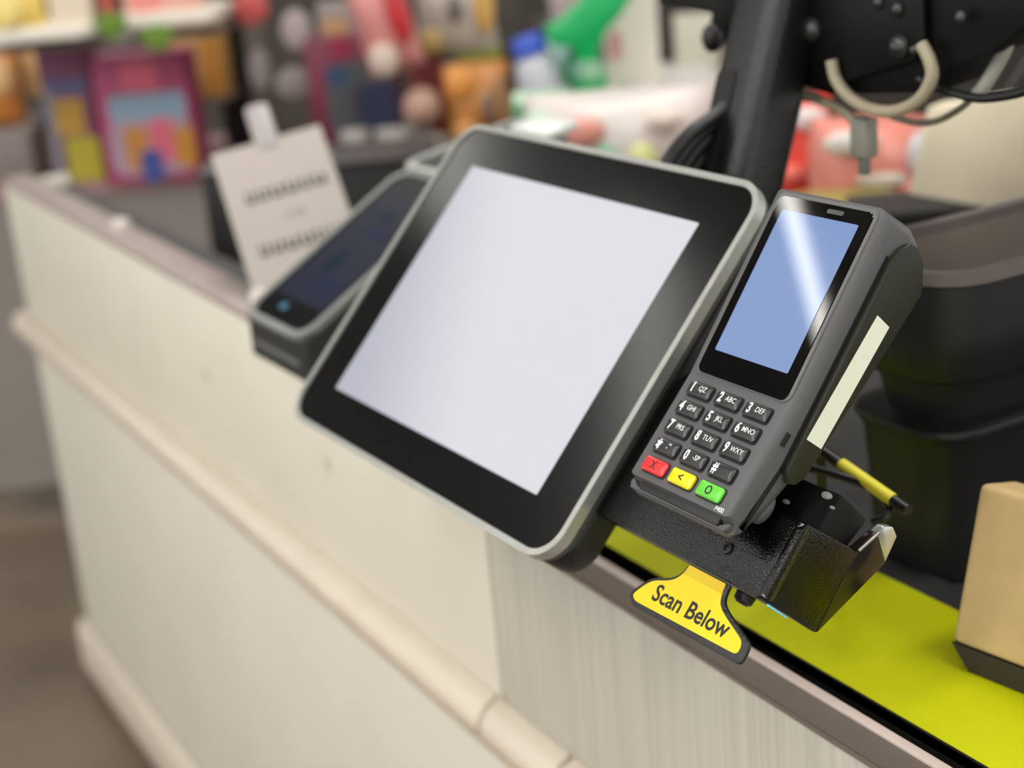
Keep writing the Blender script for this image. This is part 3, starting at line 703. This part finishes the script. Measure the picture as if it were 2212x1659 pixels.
new_obj('kick_panel', box(-0.29, 0.285, 0.012, 0.03, -0.66, -0.03), gmat((132, 126, 120)), kb_)
post(GL, 488, 548, 3.5, (18, 17, 16))
carton('gift_box', 'narrow purple gift box with mustard and yellow squares', 124, 232, 100, 398, D, (118, 58, 92), 0.1, ((0.08, 0.9, 0.24, 0.36, (86, 84, 124)), (0.1, 0.78, 0.38, 0.64, (176, 136, 46)), (0.3, 0.98, 0.66, 0.98, (172, 160, 40)), (0.02, 0.2, 0.3, 0.95, (128, 124, 136))))
carton('gift_box', 'wide magenta gift box with pale blue band and bright figures', 236, 436, 122, 392, D - 0.02, (168, 62, 104), 0.12, ((0.12, 0.95, 0.30, 0.52, (132, 156, 176)), (0.08, 0.98, 0.50, 0.94, (168, 142, 160)), (0.24, 0.5, 0.55, 0.9, (190, 128, 56)), (0.52, 0.78, 0.50, 0.85, (210, 100, 122)), (0.38, 0.62, 0.74, 1.0, (58, 76, 150)), (0.78, 0.99, 0.58, 0.9, (190, 130, 40)), (0.3, 0.7, 0.05, 0.26, (206, 88, 110))))
carton('snack_box', 'tall golden orange box beside the magenta gift box', 385, 492, 55, 210, D + 0.15, (208, 162, 96), 0.1, ((0.6, 1.0, 0.0, 1.0, (196, 140, 60)),))
board(GL, 380, 500, 212, D + 0.14, 10, 0.2, (110, 98, 88))
bag('snack_bag', 'orange snack bag lying behind the narrow purple box', -40, 62, 110, 268, D + 0.1, (206, 134, 62), 0.08, ((0.5, 1.0, 0.1, 0.6, (214, 170, 120)),), seed=3)
carton('snack_box', 'pale peach box between the orange bag and the purple box', 58, 122, 105, 210, D + 0.12, (214, 176, 120), 0.08)
board(GL, -90, 128, 270, D + 0.08, 16, 0.22, (70, 62, 58))
carton('storage_box', 'plain grey taupe storage box on the lowest board', -40, 78, 285, 382, D + 0.02, (134, 124, 120), 0.14)
# upper trays
t = thing('product_tray', 'white rounded tray with yellow packets at the top corner', 'tray', upright(80, 92, D - 0.3)[1]); s = S(D - 0.3)
new_obj('tray', prism(rrect(250 * s, 0.2, 0.03, 5, 0, 0.1), 0, 34 * s, 0.008, 3, 40), M_boxwhite, t)
bag('packet', 'pale yellow packet standing in the white corner tray', -25, 108, -60, 72, D - 0.28, (240, 208, 110), 0.06, ((0.2, 0.7, 0.1, 0.9, (246, 222, 140)),), seed=5)
carton('packet', 'cream packet beside the yellow packet in the corner tray', 112, 205, -60, 68, D - 0.28, (222, 208, 186), 0.05)
t = thing('product_tray', 'white rounded tray with pink packets beside the corner tray', 'tray', upright(360, 58, D - 0.3)[1])
new_obj('tray', prism(rrect(225 * s, 0.2, 0.03, 5, 0, 0.1), 0, 32 * s, 0.008, 3, 40), M_boxwhite, t)
carton('packet', 'pink and cream packet in the second white tray', 270, 440, -70, 32, D - 0.28, (226, 170, 156), 0.06, ((0.1, 0.5, 0.2, 0.9, (226, 140, 130)),))
carton('packet', 'slim red packet between the two white trays', 222, 246, -60, 48, D - 0.28, (186, 84, 74), 0.04)
board(GL, -90, 476, 94, D - 0.26, 8, 0.2, (120, 108, 98))
for i, (px, py, lab) in enumerate(((243, 56, 'green leafy sprig between the white trays'), (344, 84, 'green leafy sprig below the second white tray'))):
    t = thing('plastic_sprig', lab, 'sprig', upright(px, py + 24, D - 0.33)[1])
    for k in range(5):
        o = new_obj('leaf', blob(0.010, 0.003, 0.026, 8, 6), gmat((92, 128, 22)), t, Matrix.Rotation(math.radians(-40 + 20 * k), 4, 'Y') @ T(0, 0, 0.022))
# hanging tags and red reel on the rail between
def tagthing(label, px, py, rx, ry, d, col):
    t = thing('hanging_tag', label, 'tag', upright(px, py, d)[1]); s = S(d)
    new_obj('tag_card', blob(rx * s, 0.008, ry * s, 16, 10), gmat(col), t)
    new_obj('tag_hook', tube([(0, 0, ry * s * 0.8), (0, 0.02, ry * s + 0.01), (0, 0.10, ry * s + 0.015)], 0.002, 6, 3), M_chrome, t)
tagthing('round red reel tag hanging high beside the black post', 540, 18, 40, 36, 3.1, (206, 92, 88))
tagthing('pale pink grey tag hanging at the top beside the grey post', 640, 66, 34, 44, 3.1, (176, 160, 160))
tagthing('wide grey tag hanging below the pale pink tag', 636, 180, 42, 34, 3.1, (146, 136, 132))
tagthing('upright grey tag hanging on the grey brown post', 560, 150, 24, 46, 3.1, (140, 130, 128))
# middle goods
D = 3.0
GM = gondola('grey display shelf with the crimson box and striped packets', 880, 318, D)
board(GM, 640, 1118, 318, D, 60, 0.5, (126, 121, 114))
post(GM, 556, 604, 3.4, (104, 95, 86))
post(GM, 1098, 1150, 3.4, (76, 72, 66))
carton('toy_box', 'crimson box with navy and grey windows', 682, 872, 84, 318, D - 0.01, (112, 34, 60), 0.1, ((0.2, 0.96, 0.22, 0.98, (74, 78, 82)), (0.22, 0.45, 0.25, 0.42, (40, 66, 100)), (0.5, 0.75, 0.45, 0.75, (64, 42, 66)), (0.56, 0.98, 0.42, 0.9, (42, 50, 82)), (0.3, 0.5, 0.0, 0.16, (150, 20, 62))))
carton('gift_box', 'grey and tan box stacked on the crimson box', 690, 830, 8, 82, D, (140, 130, 126), 0.09, ((0.05, 0.45, 0.4, 0.9, (178, 140, 96)),))
bag('snack_bag', 'red and pale pink striped bag leaning over the crimson box', 800, 925, -60, 152, D - 0.16, (206, 134, 130), 0.09, ((0.62, 1.0, 0.1, 0.75, (190, 44, 48)), (0.1, 0.6, 0.66, 1.0, (206, 186, 172))), rollz=-12, seed=7)
carton('snack_box', 'dark red box behind the pinkish ball', 900, 968, 90, 315, D - 0.02, (112, 34, 34), 0.09)
t = thing('ball', 'dusty pink ball on the grey middle shelf', 'ball', upright(912, 232, D - 0.14)[1])
new_obj('ball', blob(0.036, 0.036, 0.036, 20, 14), gmat((176, 140, 124)), t, T(0, 0.0, 0.0))
new_obj('ball_base', lathe([(0.0, -0.075), (0.03, -0.075), (0.026, -0.05), (0.012, -0.034), (0.0, -0.034)], 16), gmat((90, 76, 70)), t)
bag('snack_bag', 'white and grey printed bag with golden edge at the top', 905, 1078, -70, 112, D - 0.05, (186, 178, 168), 0.09, ((0.72, 1.0, 0.1, 0.8, (196, 156, 84)), (0.4, 0.62, 0.3, 0.62, (110, 104, 98)), (0.02, 0.35, 0.68, 0.98, (176, 150, 92))), seed=9)
carton('snack_box', 'olive green flat box under the white and golden bag', 985, 1082, 104, 136, D - 0.06, (134, 138, 62), 0.08)
bag('snack_bag', 'orange and brown patterned bag on the grey middle shelf', 968, 1112, 138, 318, D - 0.08, (196, 132, 70), 0.09, ((0.05, 0.5, 0.0, 0.4, (222, 148, 70)), (0.55, 0.8, 0.3, 0.7, (130, 104, 84)), (0.1, 0.5, 0.6, 1.0, (206, 146, 78)), (0.7, 1.0, 0.1, 0.9, (160, 116, 78))), seed=11)
for k, (px, py, w_, h_) in enumerate(((770, 300, 60, 40), (850, 302, 70, 46), (930, 308, 60, 36))):
    t = thing('grey_pouch', ('small grey pouch at the crimson end of the middle shelf', 'largest grey pouch in the row before the crimson box', 'grey pouch nearest the orange patterned bag')[k], 'pouch', upright(px, py + 24, D - 0.25)[1])
    new_obj('pouch', pillow(w_ * S(D), 0.05, h_ * S(D), 10, 8, seed=20 + k), gmat((140, 136, 130)), t)
t = board(GM, 700, 1000, 326, D - 0.29, 14, 0.1, (96, 88, 84))
new_obj('lower_panel', box(-0.13, 0.13, 0.02, 0.05, -0.6, -0.012), gmat((70, 64, 64)), t)
# cabinet behind sign card: dark
t = thing('counter_bin', 'dark grey recessed box behind the notice card', 'box', upright(700, 540, 2.35)[1])
new_obj('box_body', box(-0.17, 0.17, 0, 0.15, -0.6, 0.12, 0.008), gmat((26, 25, 25)), t)
new_obj('box_lid', box(-0.175, 0.175, -0.004, 0.154, 0.1205, 0.133, 0.004), gmat((56, 52, 51)), t)

# right background: bottles, green jug, white panel, plastic bags
D = 2.5
p, F = upright(1185, 226, D); s = S(D)
t = thing('bottle', 'white bottle with bright blue cap leaning on the green jug', 'bottle', F @ Matrix.Rotation(math.radians(-14), 4, 'Y'))
new_obj('bottle_body', lathe([(0, 0), (0.032, 0), (0.035, 0.006), (0.035, 0.062), (0.028, 0.078), (0.02, 0.084), (0, 0.084)], 20), gmat((192, 194, 202)), t)
new_obj('bottle_cap', lathe([(0, 0.0845), (0.027, 0.0845), (0.027, 0.108), (0.022, 0.114), (0, 0.114)], 20), gmat((52, 84, 190)), t)
p, F = upright(1230, 190, D + 0.12)
t = thing('bottle', 'pale teal bottle with green cap behind the white bottle', 'bottle', F @ Matrix.Rotation(math.radians(-6), 4, 'Y'))
new_obj('bottle_body', lathe([(0, 0), (0.034, 0), (0.036, 0.006), (0.035, 0.07), (0.024, 0.086), (0, 0.086)], 20), gmat((150, 182, 178)), t)
new_obj('bottle_cap', lathe([(0, 0.0865), (0.024, 0.0865), (0.024, 0.108), (0.018, 0.112), (0, 0.112)], 20), gmat((20, 140, 90)), t)
p, F = upright(1290, 212, D - 0.05)
gj = thing('plastic_jug', 'bright green plastic jug with long spout and handle', 'jug', F)
s = S(D - 0.05)
gp = [(-45, 0), (22, 0), (26, 40), (8, 95), (30, 140), (62, 170), (110, 232), (78, 262), (8, 262), (-10, 215), (-60, 175), (-100, 150), (-90, 118), (-40, 110), (-34, 60)]
new_obj('jug_body', prism([(a * s, b * s) for a, b in gp], 0, 0.05, 0.006, 2, 20, remap=lambda a, b, c: (a, c, b)), gmat((12, 168, 92), 0.3), gj)
new_obj('jug_handle', tube([(-0.028, 0.025, 0.012), (-0.045, 0.025, 0.04), (-0.03, 0.025, 0.075)], 0.007, 8, 5), gmat((6, 120, 66), 0.3), gj)
new_obj('jug_label', box(-30 * s, 12 * s, -0.0016, -0.0002, 40 * s, 80 * s), gmat((150, 190, 160)), gj)
carton('white_panel', 'white upright carton beside the black post', 1318, 1432, -40, 246, D + 0.06, (222, 214, 202), 0.06, ((0.05, 0.3, 0.38, 0.58, (206, 150, 146)), (0.2, 0.5, 0.76, 0.9, (176, 190, 178))))
carton('cream_jar_box', 'cream carton seen between black post and support pole', 1468, 1560, 38, 196, D + 0.3, (196, 194, 176), 0.08)
carton('storage_box', 'dusty pink box at the top behind the green jug', 1190, 1300, -60, 42, D + 0.5, (176, 158, 160), 0.1)
GR = gondola('white topped display ledge carrying the bottles and green jug', 1360, 228, D)
post(GR, 1436, 1474, 2.9, (40, 34, 30))
board(GR, 1150, 1330, 44, D + 0.48, 8, 0.14, (70, 62, 58))
board(GR, 1120, 1600, 228, D - 0.08, 10, 0.5, (206, 202, 196))
# white shopping bags on the bagging area
def shopping(label, px0, px1, pyt, pyb, d, col, decals, seed, rollz=0):
    return bag('shopping_bag', label, px0, px1, pyt, pyb, d, col, 0.14, decals, cat='plastic bag', seed=seed, rollz=rollz)
shopping('white plastic bag with red, green and lime print behind the monitor', 1150, 1560, 195, 470, 2.0, (208, 200, 194), ((0.18, 0.40, 0.12, 0.34, (216, 146, 132)), (0.32, 0.46, 0.34, 0.62, (90, 176, 124)), (0.50, 0.66, 0.34, 0.62, (206, 208, 140)), (0.72, 0.90, 0.36, 0.66, (222, 70, 62)), (0.0, 0.14, 0.05, 0.4, (176, 216, 180)), (0.6, 0.8, 0.1, 0.26, (222, 206, 194))), 31)
shopping('pale green plastic bag slumped next to the printed white bag', 1120, 1250, 200, 420, 2.15, (176, 208, 176), ((0.0, 0.4, 0.0, 0.35, (60, 130, 84)),), 33)
shopping('red and white plastic bag seen beside the support pole', 1640, 1800, 212, 470, 1.98, (222, 66, 50), ((0.3, 0.8, 0.0, 0.2, (214, 206, 204)), (0.2, 0.6, 0.45, 0.62, (232, 110, 98)), (0.3, 0.8, 0.66, 0.95, (240, 92, 60))), 35)
shopping('pale red plastic bag with white folds behind the plug', 1740, 1990, 255, 470, 1.83, (216, 136, 122), ((0.02, 0.5, 0.02, 0.26, (206, 200, 192)), (0.3, 0.75, 0.42, 0.58, (186, 174, 160)), (0.72, 1.0, 0.05, 0.5, (204, 200, 206)), (0.55, 0.95, 0.5, 0.8, (226, 128, 112))), 37, 3)
shopping('yellow green plastic pouch under the pale red bag', 1680, 1930, 416, 500, 1.74, (150, 138, 74), (), 39)
tag(new_obj('bagging_deck', box(-1.82, -1.24, 0.9, 1.45, 0.0, 0.846, 0.004), gmat((96, 92, 88))), 'low grey bagging deck behind the conveyor belt', 'deck')
# kraft sheet hanging behind bin and dark rear unit
ka, kb, kc, kd = [at(a, b, y=1.02) for a, b in ((2003, 232), (2224, 200), (2208, 462), (1962, 420))]
bm = bmesh.new(); f = bm.faces.new([bm.verts.new(q) for q in (ka, kb, kc, kd)])
r = bmesh.ops.extrude_face_region(bm, geom=[f]); bmesh.ops.translate(bm, verts=[g for g in r['geom'] if isinstance(g, bmesh.types.BMVert)], vec=(-0.01, 0.03, 0))
bev(bm, 0.002, 2)
kt = thing('kraft_carton', 'beige kraft paper carton hanging above the black bin', 'carton', T(0, 0, 0))
new_obj('panel', fin(bm), mat('kraft_pale', (238, 226, 198), 0.7, var=0.06, vscale=10), kt)
cx_ = (ka + kb + kc + kd) / 4
new_obj('hook', tube([(cx_.x, cx_.y + 0.02, cx_.z + 0.02), (cx_.x, cx_.y + 0.1, cx_.z + 0.1)], 0.004, 8, 1), M_cable, kt)
t = thing('rear_cabinet', 'dark taupe rear cabinet behind the black bin', 'cabinet', upright(2090, 470, 1.55)[1])
new_obj('cabinet_body', box(-0.1, 0.3, 0, 0.08, -0.95, 0.0, 0.006), gmat((74, 70, 64)), t)
new_obj('cabinet_top', box(-0.105, 0.305, -0.006, 0.086, 0.0003, 0.014, 0.004), gmat((40, 38, 36)), t)
